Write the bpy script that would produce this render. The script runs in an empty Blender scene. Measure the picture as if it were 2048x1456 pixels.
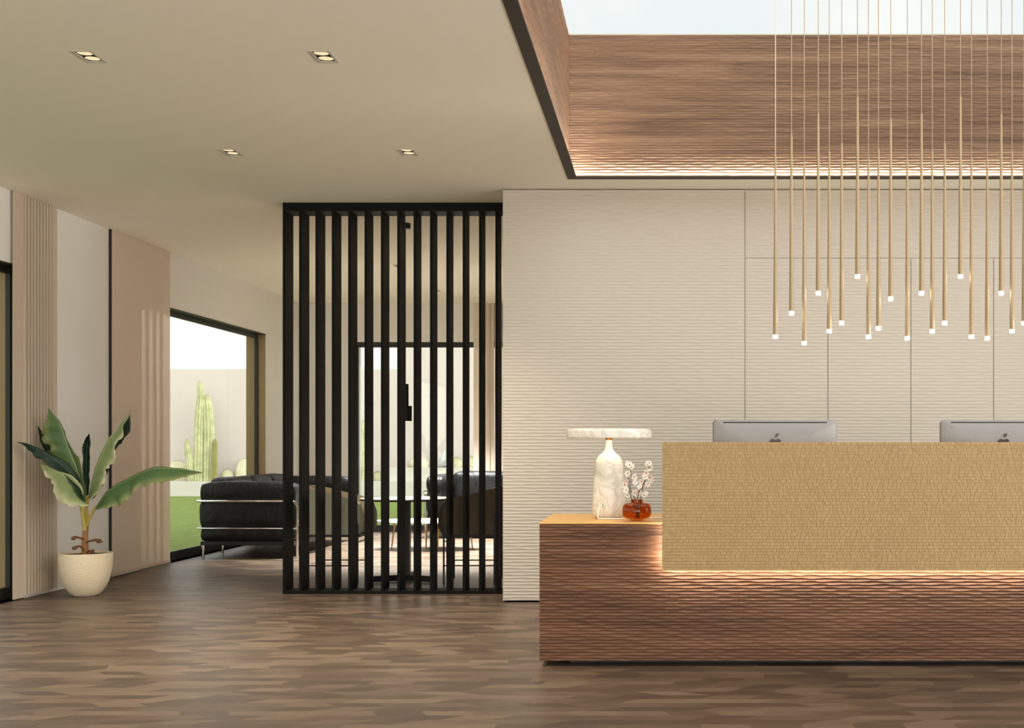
import bpy, bmesh, math, random
import numpy as np
from mathutils import Vector, Matrix
random.seed(7)
PI = math.pi
SC = bpy.context.scene
COL = SC.collection

# ------------------------------------------------------------------ camera, world, exposure
F = 2500.0            # focal length in px of a 2048 px wide frame
VX, VY, EYE = 1330.0, 890.0, 1.1
cam_d = bpy.data.cameras.new('camera')
cam_d.sensor_width = 36.0
cam_d.lens = F / 2048 * 36
cam_d.shift_x = -(VX - 1024) / 2048
cam_d.shift_y = (VY - 728) / 2048
cam_d.clip_end = 200
cam = bpy.data.objects.new('camera', cam_d)
cam.location = (0, 0, EYE)
cam.rotation_euler = (PI / 2, 0, 0)
COL.objects.link(cam)
SC.camera = cam
SC.view_settings.view_transform = 'Standard'
SC.view_settings.look = 'None'
SC.view_settings.gamma = 1.0
SC.view_settings.use_curve_mapping = False
SC.view_settings.exposure = 0.44

W = bpy.data.worlds.new('sky')
SC.world = W
W.use_nodes = True
wt = W.node_tree
wt.nodes.clear()
def wn(t, **kw):
    n = wt.nodes.new(t)
    for k, v in kw.items():
        setattr(n, k, v)
    return n
w_tc = wn('ShaderNodeTexCoord')
w_dot = wn('ShaderNodeVectorMath', operation='DOT_PRODUCT')
w_dot.inputs[1].default_value = (0.74, -0.61, -0.28)      # bright hazy side and sunlit ground, behind and right of the camera
wt.links.new(w_tc.outputs['Generated'], w_dot.inputs[0])
w_ramp = wn('ShaderNodeMapRange')
w_ramp.interpolation_type = 'SMOOTHSTEP'
w_ramp.inputs[1].default_value = 0.05
w_ramp.inputs[2].default_value = 0.95
w_ramp.inputs[3].default_value = 0.98
w_ramp.inputs[4].default_value = 4.0
wt.links.new(w_dot.outputs['Value'], w_ramp.inputs[0])
w_noise = wn('ShaderNodeTexNoise')
w_noise.inputs['Scale'].default_value = 7.0
w_noise.inputs['Detail'].default_value = 4.0
wt.links.new(w_tc.outputs['Generated'], w_noise.inputs['Vector'])
w_cr = wn('ShaderNodeValToRGB')
w_cr.color_ramp.elements[0].position = 0.38
w_cr.color_ramp.elements[0].color = (0.73, 0.765, 0.80, 1)
w_cr.color_ramp.elements[1].position = 0.62
w_cr.color_ramp.elements[1].color = (0.82, 0.825, 0.83, 1)
wt.links.new(w_noise.outputs['Fac'], w_cr.inputs['Fac'])
w_sep = wn('ShaderNodeSeparateXYZ')
wt.links.new(w_tc.outputs['Generated'], w_sep.inputs[0])
w_el = wn('ShaderNodeMapRange')
w_el.inputs[1].default_value = 0.10
w_el.inputs[2].default_value = 0.28
wt.links.new(w_sep.outputs['Z'], w_el.inputs[0])
w_mix = wn('ShaderNodeMix', data_type='RGBA')
w_mix.inputs[6].default_value = (1.04, 1.02, .945, 1)     # pale cream horizon haze
wt.links.new(w_el.outputs[0], w_mix.inputs[0])
wt.links.new(w_cr.outputs['Color'], w_mix.inputs[7])
w_bg = wn('ShaderNodeBackground')
wt.links.new(w_mix.outputs[2], w_bg.inputs['Color'])
w_zen = wn('ShaderNodeMapRange')                        # cloud cover brightens towards the zenith
w_zen.inputs[1].default_value = 0.40
w_zen.inputs[2].default_value = 0.95
w_zen.inputs[3].default_value = 1.0
w_zen.inputs[4].default_value = 1.5
wt.links.new(w_sep.outputs['Z'], w_zen.inputs[0])
w_mul = wn('ShaderNodeMath', operation='MULTIPLY')
wt.links.new(w_ramp.outputs[0], w_mul.inputs[0])
wt.links.new(w_zen.outputs[0], w_mul.inputs[1])
wt.links.new(w_mul.outputs[0], w_bg.inputs['Strength'])
w_out = wn('ShaderNodeOutputWorld')
wt.links.new(w_bg.outputs[0], w_out.inputs[0])

DOWNLIGHT_W = 68.0
LOUNGE_W = 1300.0

# ------------------------------------------------------------------ helpers
def P(px, py, Y):
    return Vector(((px - VX) * Y / F, Y, EYE - (py - VY) * Y / F))

class MB:
    """collects shapes and links them as ONE mesh object"""
    def __init__(s):
        s.v, s.f, s.uv = [], [], None
    def add(s, vs, fs):
        o = len(s.v)
        s.v += [tuple(v) for v in vs]
        s.f += [tuple(i + o for i in f) for f in fs]
        return s
    def box(s, a, b, M=None):
        x0, y0, z0 = a; x1, y1, z1 = b
        vs = [(x0,y0,z0),(x1,y0,z0),(x1,y1,z0),(x0,y1,z0),(x0,y0,z1),(x1,y0,z1),(x1,y1,z1),(x0,y1,z1)]
        if M is not None:
            vs = [M @ Vector(v) for v in vs]
        return s.add(vs, [(0,3,2,1),(4,5,6,7),(0,1,5,4),(1,2,6,5),(2,3,7,6),(3,0,4,7)])
    def lathe(s, prof, c=(0,0,0), n=48, sx=1, sy=1, close=False):
        vs, fs = [], []
        for r, z in prof:
            for k in range(n):
                a = 2*PI*k/n
                vs.append((c[0]+r*sx*math.cos(a), c[1]+r*sy*math.sin(a), c[2]+z))
        m = len(prof)
        for i in range(m-1):
            for k in range(n):
                fs.append((i*n+k, i*n+(k+1)%n, (i+1)*n+(k+1)%n, (i+1)*n+k))
        if close:
            for k in range(n):
                fs.append(((m-1)*n+k, (m-1)*n+(k+1)%n, (k+1)%n, k))
        else:
            if prof[0][0] > 1e-5: fs.append(tuple(reversed(range(n))))
            if prof[-1][0] > 1e-5: fs.append(tuple((m-1)*n+k for k in range(n)))
        return s.add(vs, fs)
    def tube(s, pts, rad, n=10, caps=True):
        pts = [Vector(p) for p in pts]
        if not hasattr(rad, '__len__'): rad = [rad]*len(pts)
        vs, fs = [], []
        t0 = (pts[1]-pts[0]).normalized()
        ref = Vector((0,0,1)) if abs(t0.z) < .9 else Vector((1,0,0))
        nrm = t0.cross(ref).normalized()
        for i, p in enumerate(pts):
            t = (pts[min(i+1,len(pts)-1)]-pts[max(i-1,0)])
            if t.length < 1e-9: t = t0
            t.normalize()
            nrm = (nrm - t*nrm.dot(t)).normalized()
            b = t.cross(nrm)
            for k in range(n):
                a = 2*PI*k/n
                vs.append(p + (nrm*math.cos(a)+b*math.sin(a))*rad[i])
        for i in range(len(pts)-1):
            for k in range(n):
                fs.append((i*n+k, i*n+(k+1)%n, (i+1)*n+(k+1)%n, (i+1)*n+k))
        if caps:
            fs.append(tuple(reversed(range(n))))
            fs.append(tuple((len(pts)-1)*n+k for k in range(n)))
        return s.add(vs, fs)
    def ball(s, c, r, n=12, m=8, sc=(1,1,1)):
        prof = [(r*math.sin(PI*i/m), -r*math.cos(PI*i/m)) for i in range(m+1)]
        prof[0] = (1e-6, -r); prof[-1] = (1e-6, r)
        o = len(s.v)
        s.lathe(prof, (0,0,0), n)
        for i in range(o, len(s.v)):
            v = s.v[i]
            s.v[i] = (c[0]+v[0]*sc[0], c[1]+v[1]*sc[1], c[2]+v[2]*sc[2])
        return s
    def build(s, name, mat, parent=None, smooth=None, bevel=0, seg=2, solid=0, loc=None):
        me = bpy.data.meshes.new(name)
        me.from_pydata(s.v, [], s.f)
        me.update()
        bm = bmesh.new(); bm.from_mesh(me)
        bmesh.ops.recalc_face_normals(bm, faces=bm.faces)
        bm.to_mesh(me); bm.free()
        if smooth is not None:
            me.shade_smooth()
            me.set_sharp_from_angle(angle=math.radians(smooth))
        me.materials.append(mat)
        o = bpy.data.objects.new(name, me)
        COL.objects.link(o)
        if parent: o.parent = parent
        if loc: o.location = loc
        if solid:
            md = o.modifiers.new('thick', 'SOLIDIFY'); md.thickness = solid; md.offset = 0
        if bevel:
            md = o.modifiers.new('bevel', 'BEVEL'); md.width = bevel; md.segments = seg
            md.limit_method = 'ANGLE'; md.angle_limit = math.radians(40)
        return o

def tag(o, label=None, cat=None, group=None, kind=None):
    if label: o['label'] = label
    if cat: o['category'] = cat
    if group: o['group'] = group
    if kind: o['kind'] = kind
    return o
def thing(name, label, cat, loc=(0,0,0), rz=0, group=None):
    o = bpy.data.objects.new(name, None)
    o.empty_display_size = .1
    COL.objects.link(o)
    o.location = loc
    o.rotation_euler = (0,0,rz)
    return tag(o, label, cat, group)
def dup(root, loc=None, rz=None, label=None, group=None):
    def cp(o, par):
        c = o.copy(); COL.objects.link(c)
        if par: c.parent = par
        for ch in list(o.children): cp(ch, c)
        return c
    r = cp(root, None)
    if loc is not None: r.location = loc
    if rz is not None: r.rotation_euler = (0,0,rz)
    if label: r['label'] = label
    if group: r['group'] = group
    return r
def box(name, a, b, mat, parent=None, bevel=0, **k):
    return MB().box(a, b).build(name, mat, parent, bevel=bevel, **k)
def spline(pts, n):
    """Catmull-Rom through tuples"""
    out = []
    m = len(pts)
    A = [np.array(p, float) for p in pts]
    for i in range(m-1):
        p0, p1, p2, p3 = A[max(i-1,0)], A[i], A[i+1], A[min(i+2,m-1)]
        for k in range(n):
            t = k/n
            out.append(.5*((2*p1)+(-p0+p2)*t+(2*p0-5*p1+4*p2-p3)*t*t+(-p0+3*p1-3*p2+p3)*t**3))
    out.append(A[-1])
    return out

# ------------------------------------------------------------------ materials
class NT:
    def __init__(s, name):
        s.m = bpy.data.materials.new(name); s.m.use_nodes = True
        s.t = s.m.node_tree; s.t.nodes.clear()
        s.out = s.n('ShaderNodeOutputMaterial')
    def n(s, t, **kw):
        nd = s.t.nodes.new(t)
        for k, v in kw.items(): setattr(nd, k, v)
        return nd
    def put(s, sock, v):
        if hasattr(v, 'is_output') or isinstance(v, bpy.types.NodeSocket): s.t.links.new(v, sock)
        elif isinstance(v, (tuple, list)) and sock.type == 'RGBA' and len(v) == 3: sock.default_value = (*v, 1)
        else: sock.default_value = v
    def math(s, op, a, b=0.0, c=None):
        nd = s.n('ShaderNodeMath', operation=op)
        s.put(nd.inputs[0], a); s.put(nd.inputs[1], b)
        if c is not None: s.put(nd.inputs[2], c)
        return nd.outputs[0]
    def vec(s, x, y, z):
        nd = s.n('ShaderNodeCombineXYZ')
        for i, v in enumerate((x, y, z)): s.put(nd.inputs[i], v)
        return nd.outputs[0]
    def coord(s, kind='Object'):
        return s.n('ShaderNodeTexCoord').outputs[kind]
    def sep(s, v):
        nd = s.n('ShaderNodeSeparateXYZ'); s.put(nd.inputs[0], v); return nd.outputs
    def scale(s, v, sc):
        nd = s.n('ShaderNodeVectorMath', operation='MULTIPLY'); s.put(nd.inputs[0], v); nd.inputs[1].default_value = sc
        return nd.outputs[0]
    def noise(s, v, sc=5, det=3, rough=.5, dist=0):
        nd = s.n('ShaderNodeTexNoise')
        s.put(nd.inputs['Vector'], v)
        nd.inputs['Scale'].default_value = sc; nd.inputs['Detail'].default_value = det
        nd.inputs['Roughness'].default_value = rough; nd.inputs['Distortion'].default_value = dist
        return nd.outputs['Fac']
    def ramp(s, f, stops):
        nd = s.n('ShaderNodeValToRGB'); s.put(nd.inputs[0], f)
        e = nd.color_ramp.elements
        while len(e) < len(stops): e.new(.5)
        for i, (p, c) in enumerate(stops):
            e[i].position = p; e[i].color = (*c, 1)
        return nd.outputs[0]
    def mix(s, f, a, b, blend='MIX'):
        nd = s.n('ShaderNodeMix', data_type='RGBA', blend_type=blend)
        s.put(nd.inputs[0], f); s.put(nd.inputs[6], a); s.put(nd.inputs[7], b)
        return nd.outputs[2]
    def bump(s, h, strength=.5, dist=.01):
        nd = s.n('ShaderNodeBump'); s.put(nd.inputs['Height'], h)
        nd.inputs['Strength'].default_value = strength; nd.inputs['Distance'].default_value = dist
        return nd.outputs[0]
    def bsdf(s, col, rough=.5, metal=0, normal=None, spec=None, emit=None, es=0, coat=0):
        nd = s.n('ShaderNodeBsdfPrincipled')
        s.put(nd.inputs['Base Color'], col); s.put(nd.inputs['Roughness'], rough); s.put(nd.inputs['Metallic'], metal)
        if normal is not None: s.put(nd.inputs['Normal'], normal)
        if spec is not None: nd.inputs['Specular IOR Level'].default_value = spec
        if emit: s.put(nd.inputs['Emission Color'], emit); nd.inputs['Emission Strength'].default_value = es
        if coat: nd.inputs['Coat Weight'].default_value = coat
        return nd.outputs[0]
    def done(s, sh):
        s.t.links.new(sh, s.out.inputs[0]); return s.m
def srgb(r, g, b):
    return tuple(((c/255)/12.92 if c/255 <= .04045 else ((c/255+.055)/1.055)**2.4) for c in (r, g, b))
def plain(name, col, rough=.5, metal=0, spec=None, nz=0, sc=40, dist=.002, var=0):
    t = NT(name)
    c = t.coord()
    nrm = None; cc = col
    h = t.noise(c, sc, 4)
    if nz: nrm = t.bump(h, nz, dist)
    if var: cc = t.mix(h, tuple(x*(1-var) for x in col), tuple(min(1, x*(1+var)) for x in col))
    return t.done(t.bsdf(cc, rough, metal, nrm, spec))
def emis(name, col, s):
    t = NT(name)
    e = t.n('ShaderNodeEmission'); t.put(e.inputs[0], col); e.inputs[1].default_value = s
    return t.done(e.outputs[0])

def wood_mat(name, dark, mid, light, axis='x'):
    t = NT(name)
    c = t.coord()
    x, y, z = t.sep(c)
    u = t.math('ADD', x, y)
    v = t.vec(t.math('MULTIPLY', u, .9), 0.0, t.math('MULTIPLY', z, 22.0))
    g = t.noise(v, 1.0, 6, .6, .5)
    v2 = t.vec(t.math('MULTIPLY', u, 2.5), 3.0, t.math('MULTIPLY', z, 120.0))
    g2 = t.noise(v2, 1.0, 3, .6)
    col = t.ramp(g, [(.28, dark), (.5, mid), (.72, light)])
    col = t.mix(t.math('MULTIPLY', g2, .45), col, dark, 'MIX')
    kn = t.noise(t.vec(t.math('MULTIPLY', u, 3.0), 9.0, t.math('MULTIPLY', z, 7.0)), 1.0, 2, .5)
    kf = t.n('ShaderNodeMapRange'); t.put(kf.inputs[0], kn); kf.inputs[1].default_value = .70; kf.inputs[2].default_value = .80
    col = t.mix(t.math('MULTIPLY', kf.outputs[0], .6), col, tuple(d*.4 for d in dark))
    return t.done(t.bsdf(col, .55, 0, t.bump(g2, .12, .001)))

M = {}
M['wall_white'] = plain('white_plaster', (.86, .83, .78), .8, nz=.05, sc=120)
M['ceiling'] = plain('ceiling_paint', (.90, .83, .70), .85, nz=.03, sc=100)
M['cream'] = plain('cream_relief_panel', (.50, .44, .368), .55)
M['walnut'] = wood_mat('walnut', srgb(68, 42, 25), srgb(112, 74, 48), srgb(140, 100, 70))
M['walnut_light'] = wood_mat('pale_walnut', srgb(84, 60, 44), srgb(124, 95, 72), srgb(150, 121, 95))
M['black'] = plain('black_metal', (.012, .012, .012), .45, spec=.4)
M['slat_black'] = plain('black_lacquer', (.004, .004, .0035), .6, spec=.12)
M['bronze'] = plain('bronze_lining', srgb(142, 118, 78), .5, .2, nz=.03, sc=30)
M['trim_dark'] = plain('dark_trim', srgb(46, 34, 22), .6)
M['chrome'] = plain('chrome', (.82, .80, .77), .12, 1)
M['brass'] = plain('brushed_brass', srgb(168, 146, 114), .6, .2)
M['cable'] = plain('pendant_cable', srgb(206, 188, 162), .6)
M['brass_top'] = plain('brass_desktop', srgb(214, 166, 92), .38, .6)
M['brass_bright'] = plain('polished_brass', srgb(220, 160, 60), .22, .9)
M['gold_tile'] = plain('gold_tile', srgb(162, 134, 90), .55, .25, var=.05, sc=3)
M['gold_back'] = plain('tile_backing', srgb(150, 124, 80), .7)
M['silver'] = plain('silver_aluminium', srgb(148, 143, 141), .4, .25)
M['logo'] = plain('logo_black', srgb(40, 26, 18), .18, .3)
M['white_cord'] = plain('white_plastic', (.85, .84, .82), .4)
M['gap_shade'] = plain('dark_gap_shade', srgb(46, 35, 26), .8)  # dark colour standing in for shade between blind panels
M['dark_glass'] = plain('dark_screen', (.01, .01, .012), .1)
M['led'] = emis('warm_led', (1.0, .91, .78), 85.0)
M['led_cove'] = emis('warm_cove_led', (1.0, .88, .74), 115.0)
M['tip'] = emis('pendant_tip', (1.0, .93, .84), 26.0)
M['bulb'] = emis('warm_bulb', (1.0, .82, .48), .72)
M['hot'] = emis('bulb_core', (1.0, .9, .7), 2.5)
M['plate'] = plain('fixture_plate', srgb(190, 182, 170), .5)
M['soil'] = plain('potting_soil', srgb(70, 46, 30), .95, nz=.8, sc=60, dist=.01, var=.4)
M['sage'] = plain('sage_felt', srgb(172, 172, 150), .85, nz=.15, sc=300, dist=.001)
M['umber'] = plain('umber_felt', srgb(92, 80, 60), .85, nz=.15, sc=300, dist=.001)
M['beige'] = plain('beige_felt', srgb(242, 226, 198), .9, nz=.15, sc=300, dist=.001)
M['table_white'] = plain('white_laminate', (.82, .80, .76), .25)
M['gold_leg'] = plain('gold_leg', srgb(190, 160, 110), .3, .8)
M['garden_wall'] = plain('garden_render', srgb(206, 194, 188), .9, nz=.1, sc=3, var=.03)
M['planter'] = plain('planter_render', srgb(212, 206, 196), .9)

def leather():
    t = NT('black_leather')
    c = t.coord()
    n1 = t.noise(t.scale(c, (9, 9, 3)), 1.0, 4, .55, 1.2)
    n2 = t.noise(c, 160, 2)
    h = t.math('ADD', n1, t.math('MULTIPLY', n2, .06))
    return t.done(t.bsdf((.005, .0046, .0042), t.math('ADD', .33, t.math('MULTIPLY', n1, .25)), 0, t.bump(h, .8, .02), .32))
M['leather'] = leather()

def marble():
    t = NT('white_marble')
    c = t.coord()
    w = t.noise(c, 9, 5, .6, 1.6)
    v = t.math('ABSOLUTE', t.math('SUBTRACT', w, .5))
    col = t.ramp(v, [(0.0, srgb(196, 189, 178)), (.05, srgb(220, 214, 203)), (.2, srgb(230, 226, 216))])
    cl = t.noise(c, 5, 3)
    col = t.mix(t.math('MULTIPLY', cl, .35), col, srgb(196, 190, 178))
    return t.done(t.bsdf(col, .32))
M['marble'] = marble()

def fabric(name, col, transp, transl):
    t = NT(name)
    d = t.n('ShaderNodeBsdfDiffuse'); t.put(d.inputs[0], col)
    tl = t.n('ShaderNodeBsdfTranslucent'); t.put(tl.inputs[0], col)
    m1 = t.n('ShaderNodeMixShader'); m1.inputs[0].default_value = transl
    t.t.links.new(d.outputs[0], m1.inputs[1]); t.t.links.new(tl.outputs[0], m1.inputs[2])
    tr = t.n('ShaderNodeBsdfTransparent')
    m2 = t.n('ShaderNodeMixShader'); m2.inputs[0].default_value = transp
    t.t.links.new(m1.outputs[0], m2.inputs[1]); t.t.links.new(tr.outputs[0], m2.inputs[2])
    return t.done(m2.outputs[0])
M['sheer'] = fabric('sheer_fabric', (.94, .81, .68), .26, .10)
M['pleat'] = fabric('blind_fabric', (.68, .565, .45), 0.0, .12)

def glass(name, tint, refl=.05, rough=0.0, fres=True):
    t = NT(name)
    tr = t.n('ShaderNodeBsdfTransparent'); t.put(tr.inputs[0], tint)
    gl = t.n('ShaderNodeBsdfGlossy'); gl.inputs['Roughness'].default_value = rough
    m = t.n('ShaderNodeMixShader')
    if fres:
        lw = t.n('ShaderNodeLayerWeight'); lw.inputs[0].default_value = .5
        f = t.math('ADD', .03, t.math('MULTIPLY', t.math('POWER', lw.outputs['Facing'], 4.0), .45))
        t.t.links.new(f, m.inputs[0])
    else: m.inputs[0].default_value = refl
    t.t.links.new(tr.outputs[0], m.inputs[1]); t.t.links.new(gl.outputs[0], m.inputs[2])
    return t.done(m.outputs[0])
M['glass'] = glass('window_glass', (.96, .97, .95), .03, fres=False)
M['amber'] = glass('amber_glass', (.85, .51, .22))

def floor_mat():
    t = NT('parquet')
    x, y, z = t.sep(t.coord())
    H, L = .082, .20
    v = t.math('DIVIDE', y, H)
    row = t.math('FLOOR', v); fv = t.math('FRACT', v)
    wn1 = t.n('ShaderNodeTexWhiteNoise', noise_dimensions='1D'); t.put(wn1.inputs['W'], row)
    off = wn1.outputs['Value']
    sg = t.math('MULTIPLY', t.math('SUBTRACT', t.sep(wn1.outputs['Color'])[1], .5), 3.4)
    uu = t.math('ADD', t.math('DIVIDE', x, L), off)
    uu = t.math('ADD', uu, t.math('MULTIPLY', t.math('MULTIPLY', sg, t.math('SUBTRACT', fv, .5)), .42))
    cell = t.math('FLOOR', uu); fu = t.math('FRACT', uu)
    wn2 = t.n('ShaderNodeTexWhiteNoise', noise_dimensions='2D'); t.put(wn2.inputs['Vector'], t.vec(cell, row, 0.0))
    r1 = wn2.outputs['Value']; rc = t.sep(wn2.outputs['Color'])
    # grain direction differs from block to block
    ang = t.math('MULTIPLY', t.math('SUBTRACT', rc[1], .5), 1.6)
    ca, sa = t.math('COSINE', ang), t.math('SINE', ang)
    gx = t.math('ADD', t.math('MULTIPLY', x, ca), t.math('MULTIPLY', y, sa))
    gy = t.math('SUBTRACT', t.math('MULTIPLY', y, ca), t.math('MULTIPLY', x, sa))
    g = t.noise(t.vec(t.math('ADD', t.math('MULTIPLY', gx, 5.0), t.math('MULTIPLY', r1, 50.0)), t.math('MULTIPLY', gy, 85.0), t.math('MULTIPLY', r1, 31.0)), 1.0, 6, .68, .9)
    tone = t.math('ADD', t.math('MULTIPLY', r1, .42), t.math('MULTIPLY', g, .58))
    col = t.ramp(tone, [(.18, srgb(58, 46, 36)), (.5, srgb(88, 72, 58)), (.82, srgb(120, 101, 82))])
    e1 = t.math('MULTIPLY', t.math('MINIMUM', fu, t.math('SUBTRACT', 1.0, fu)), L)
    e2 = t.math('MULTIPLY', t.math('MINIMUM', fv, t.math('SUBTRACT', 1.0, fv)), H)
    edge = t.math('LESS_THAN', t.math('MINIMUM', e1, e2), .0008)
    col = t.mix(t.math('MULTIPLY', edge, .45), col, srgb(70, 52, 38))
    rough = t.math('ADD', .34, t.math('MULTIPLY', g, .14))
    return t.done(t.bsdf(col, rough, 0, t.bump(g, .06, .001), .4))
M['floor'] = floor_mat()

def lawn_mat():
    t = NT('lawn_grass')
    c = t.coord()
    n = t.noise(c, 6, 6, .7)
    n2 = t.noise(c, 60, 3, .7)
    col = t.ramp(t.math('ADD', t.math('MULTIPLY', n, .5), t.math('MULTIPLY', n2, .5)), [(.3, srgb(96, 116, 34)), (.7, srgb(142, 158, 74))])
    return t.done(t.bsdf(col, .9, 0, t.bump(n2, .6, .02)))
M['lawn'] = lawn_mat()

def pot_mat():
    t = NT('hammered_ceramic')
    c = t.coord()
    v = t.n('ShaderNodeTexVoronoi', feature='SMOOTH_F1'); t.put(v.inputs['Vector'], c)
    v.inputs['Scale'].default_value = 125; v.inputs['Smoothness'].default_value = .4
    return t.done(t.bsdf(srgb(232, 214, 182), .55, 0, t.bump(v.outputs['Distance'], .6, .006)))
M['pot'] = pot_mat()

def leaf_mat(name, base, edge, vein):
    t = NT(name)
    uv = t.sep(t.coord('UV'))
    a = t.math('ABSOLUTE', uv[1])
    w = t.math('FRACT', t.math('MULTIPLY', t.math('ADD', uv[0], t.math('MULTIPLY', a, -.12)), 36.0))
    w = t.math('ABSOLUTE', t.math('SUBTRACT', w, .5))
    n = t.noise(t.vec(t.math('MULTIPLY', uv[0], 8.0), t.math('MULTIPLY', uv[1], 1.6), 0.0), 1.0, 4, .6)
    col = t.mix(n, base, tuple(min(1, b*1.7) for b in base))
    col = t.mix(t.math('MULTIPLY', w, .5), col, tuple(b*.7 for b in base))
    er = t.n('ShaderNodeMapRange'); t.put(er.inputs[0], t.math('ADD', a, t.math('MULTIPLY', n, .35))); er.inputs[1].default_value = .72; er.inputs[2].default_value = 1.3
    col = t.mix(er.outputs[0], col, edge)
    mr = t.math('LESS_THAN', a, .045)
    col = t.mix(t.math('MULTIPLY', mr, .8), col, vein)
    d = t.bsdf(col, .42, 0, t.bump(w, .25, .002), .35)
    tl = t.n('ShaderNodeBsdfTranslucent'); t.put(tl.inputs[0], col)
    m = t.n('ShaderNodeMixShader'); m.inputs[0].default_value = .2
    t.t.links.new(d, m.inputs[1]); t.t.links.new(tl.outputs[0], m.inputs[2])
    return t.done(m.outputs[0])
M['leaf'] = leaf_mat('banana_leaf', srgb(78, 102, 60), srgb(166, 166, 108), srgb(150, 172, 116))
M['leaf_dark'] = leaf_mat('banana_leaf_dark', srgb(26, 48, 34), srgb(54, 70, 44), srgb(90, 118, 78))
M['leaf_pale'] = leaf_mat('banana_leaf_pale', srgb(132, 146, 98), srgb(224, 216, 178), srgb(190, 200, 150))
M['petiole'] = plain('petiole', srgb(176, 156, 72), .5, nz=.2, sc=30, var=.2)
M['trunk'] = plain('plant_trunk', srgb(150, 104, 56), .7, nz=.5, sc=40, dist=.004, var=.35)
M['dry'] = plain('dried_bract', srgb(110, 70, 40), .8, nz=.5, sc=60, dist=.004, var=.3)
M['twig'] = plain('dark_twig', srgb(40, 28, 22), .7)
M['petal'] = plain('white_petal', srgb(246, 236, 224), .6)
M['stamen'] = plain('red_stamen', srgb(170, 60, 40), .6)

def cactus_mat(name, a, b):
    t = NT(name)
    c = t.coord()
    n = t.noise(c, 7, 4)
    n2 = t.noise(c, 40, 2)
    col = t.ramp(t.math('ADD', t.math('MULTIPLY', n, .6), t.math('MULTIPLY', n2, .4)), [(.35, a), (.65, b)])
    return t.done(t.bsdf(col, .7))
M['cactus'] = cactus_mat('cactus_green', srgb(166, 170, 122), srgb(214, 212, 168))
M['cactus_y'] = cactus_mat('cactus_ochre', srgb(140, 132, 66), srgb(164, 156, 94))
M['cactus_pale'] = cactus_mat('barrel_cactus_pale', srgb(208, 204, 164), srgb(236, 230, 206))
M['spine'] = plain('cactus_spine', srgb(224, 218, 196), .8)
M['agave'] = plain('agave_leaf', srgb(226, 226, 222), .6)

# ------------------------------------------------------------------ room dimensions
CEIL = EYE + 1.79
XL = -4.605; YB = 15.8; XR = 4.5; YF = -2.0
WT = .22

def slab(name, axis, lo, hi, u0, u1, v0, v1, holes, mat, **k):
    """flat slab between lo and hi on 'axis', spanning (u,v), with rectangular holes"""
    us = sorted({u0, u1, *[h[0] for h in holes], *[h[1] for h in holes]})
    vs_ = sorted({v0, v1, *[h[2] for h in holes], *[h[3] for h in holes]})
    us = [u for u in us if u0 <= u <= u1]; vs_ = [v for v in vs_ if v0 <= v <= v1]
    def solid(i, j):
        if not (0 <= i < len(us)-1 and 0 <= j < len(vs_)-1): return False
        cu, cv = (us[i]+us[i+1])/2, (vs_[j]+vs_[j+1])/2
        return not any(h[0] < cu < h[1] and h[2] < cv < h[3] for h in holes)
    def pt(u, v, w):
        return {'z': (u, v, w), 'x': (w, u, v), 'y': (u, w, v)}[axis]
    idx, V, Fc = {}, [], []
    def vid(i, j, w):
        key = (i, j, w)
        if key not in idx:
            idx[key] = len(V); V.append(pt(us[i], vs_[j], hi if w else lo))
        return idx[key]
    for i in range(len(us)-1):
        for j in range(len(vs_)-1):
            if not solid(i, j): continue
            for w in (0, 1):
                Fc.append((vid(i,j,w), vid(i+1,j,w), vid(i+1,j+1,w), vid(i,j+1,w)))
            for (a, b, ni, nj) in (((i,j),(i+1,j),i,j-1), ((i,j+1),(i+1,j+1),i,j+1), ((i,j),(i,j+1),i-1,j), ((i+1,j),(i+1,j+1),i+1,j)):
                if not solid(ni, nj):
                    Fc.append((vid(*a,0), vid(*b,0), vid(*b,1), vid(*a,1)))
    return MB().add(V, Fc).build(name, mat, **k)

# ------------------------------------------------------------------ structure
tag(box('floor', (XL-.13, YF, -.12), (XR, YB+.0, 0), M['floor']), kind='structure')
DL_COLS = (-2.655, -1.573)
DL_ROWS = (5.76, 7.64, 12.5, 14.48)
CX0, CX1, CY0, CY1 = -.65, 3.9, 1.6, 8.40       # coffer opening (wood faces)
HW, HL = .043, .082
holes = [(CX0, CX1, CY0, CY1)]
for cx in DL_COLS:
    for ry in DL_ROWS:
        holes.append((cx-HW, cx+HW, ry-HL, ry+HL))
tag(slab('ceiling', 'z', CEIL, CEIL+.16, XL-WT, XR+.1, YF, YB+.2, holes, M['ceiling']), kind='structure')
WIN1 = (4.2, 8.99); WIN2 = (10.95, 14.41); WH = 2.38
tag(slab('wall_left', 'x', XL-WT, XL, YF, YB+.2, -.12, CEIL, [(WIN1[0], WIN1[1], 0.0, WH), (WIN2[0], WIN2[1], 0.0, WH)], M['wall_white']), kind='structure')
WB = (-3.887, -1.2)
tag(slab('wall_back', 'y', YB, YB+.2, XL, XR, -.12, CEIL, [(WB[0], WB[1], 0.0, 2.40)], M['wall_white']), kind='structure')
tag(slab('wall_right', 'x', XR, XR+.2, YF, YB+.2, -.12, CEIL, [(-1.4, 7.4, 0.0, 2.35)], M['wall_white']), kind='structure')   # wide unseen opening, shaped to let side light in
tag(slab('wall_front', 'y', YF-.2, YF, XL, XR, -.12, CEIL, [(-4.3, 4.2, 0.0, 2.45)], M['wall_white']), kind='structure')   # unseen, behind the viewer; opening and lintel shaped for fill light

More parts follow.
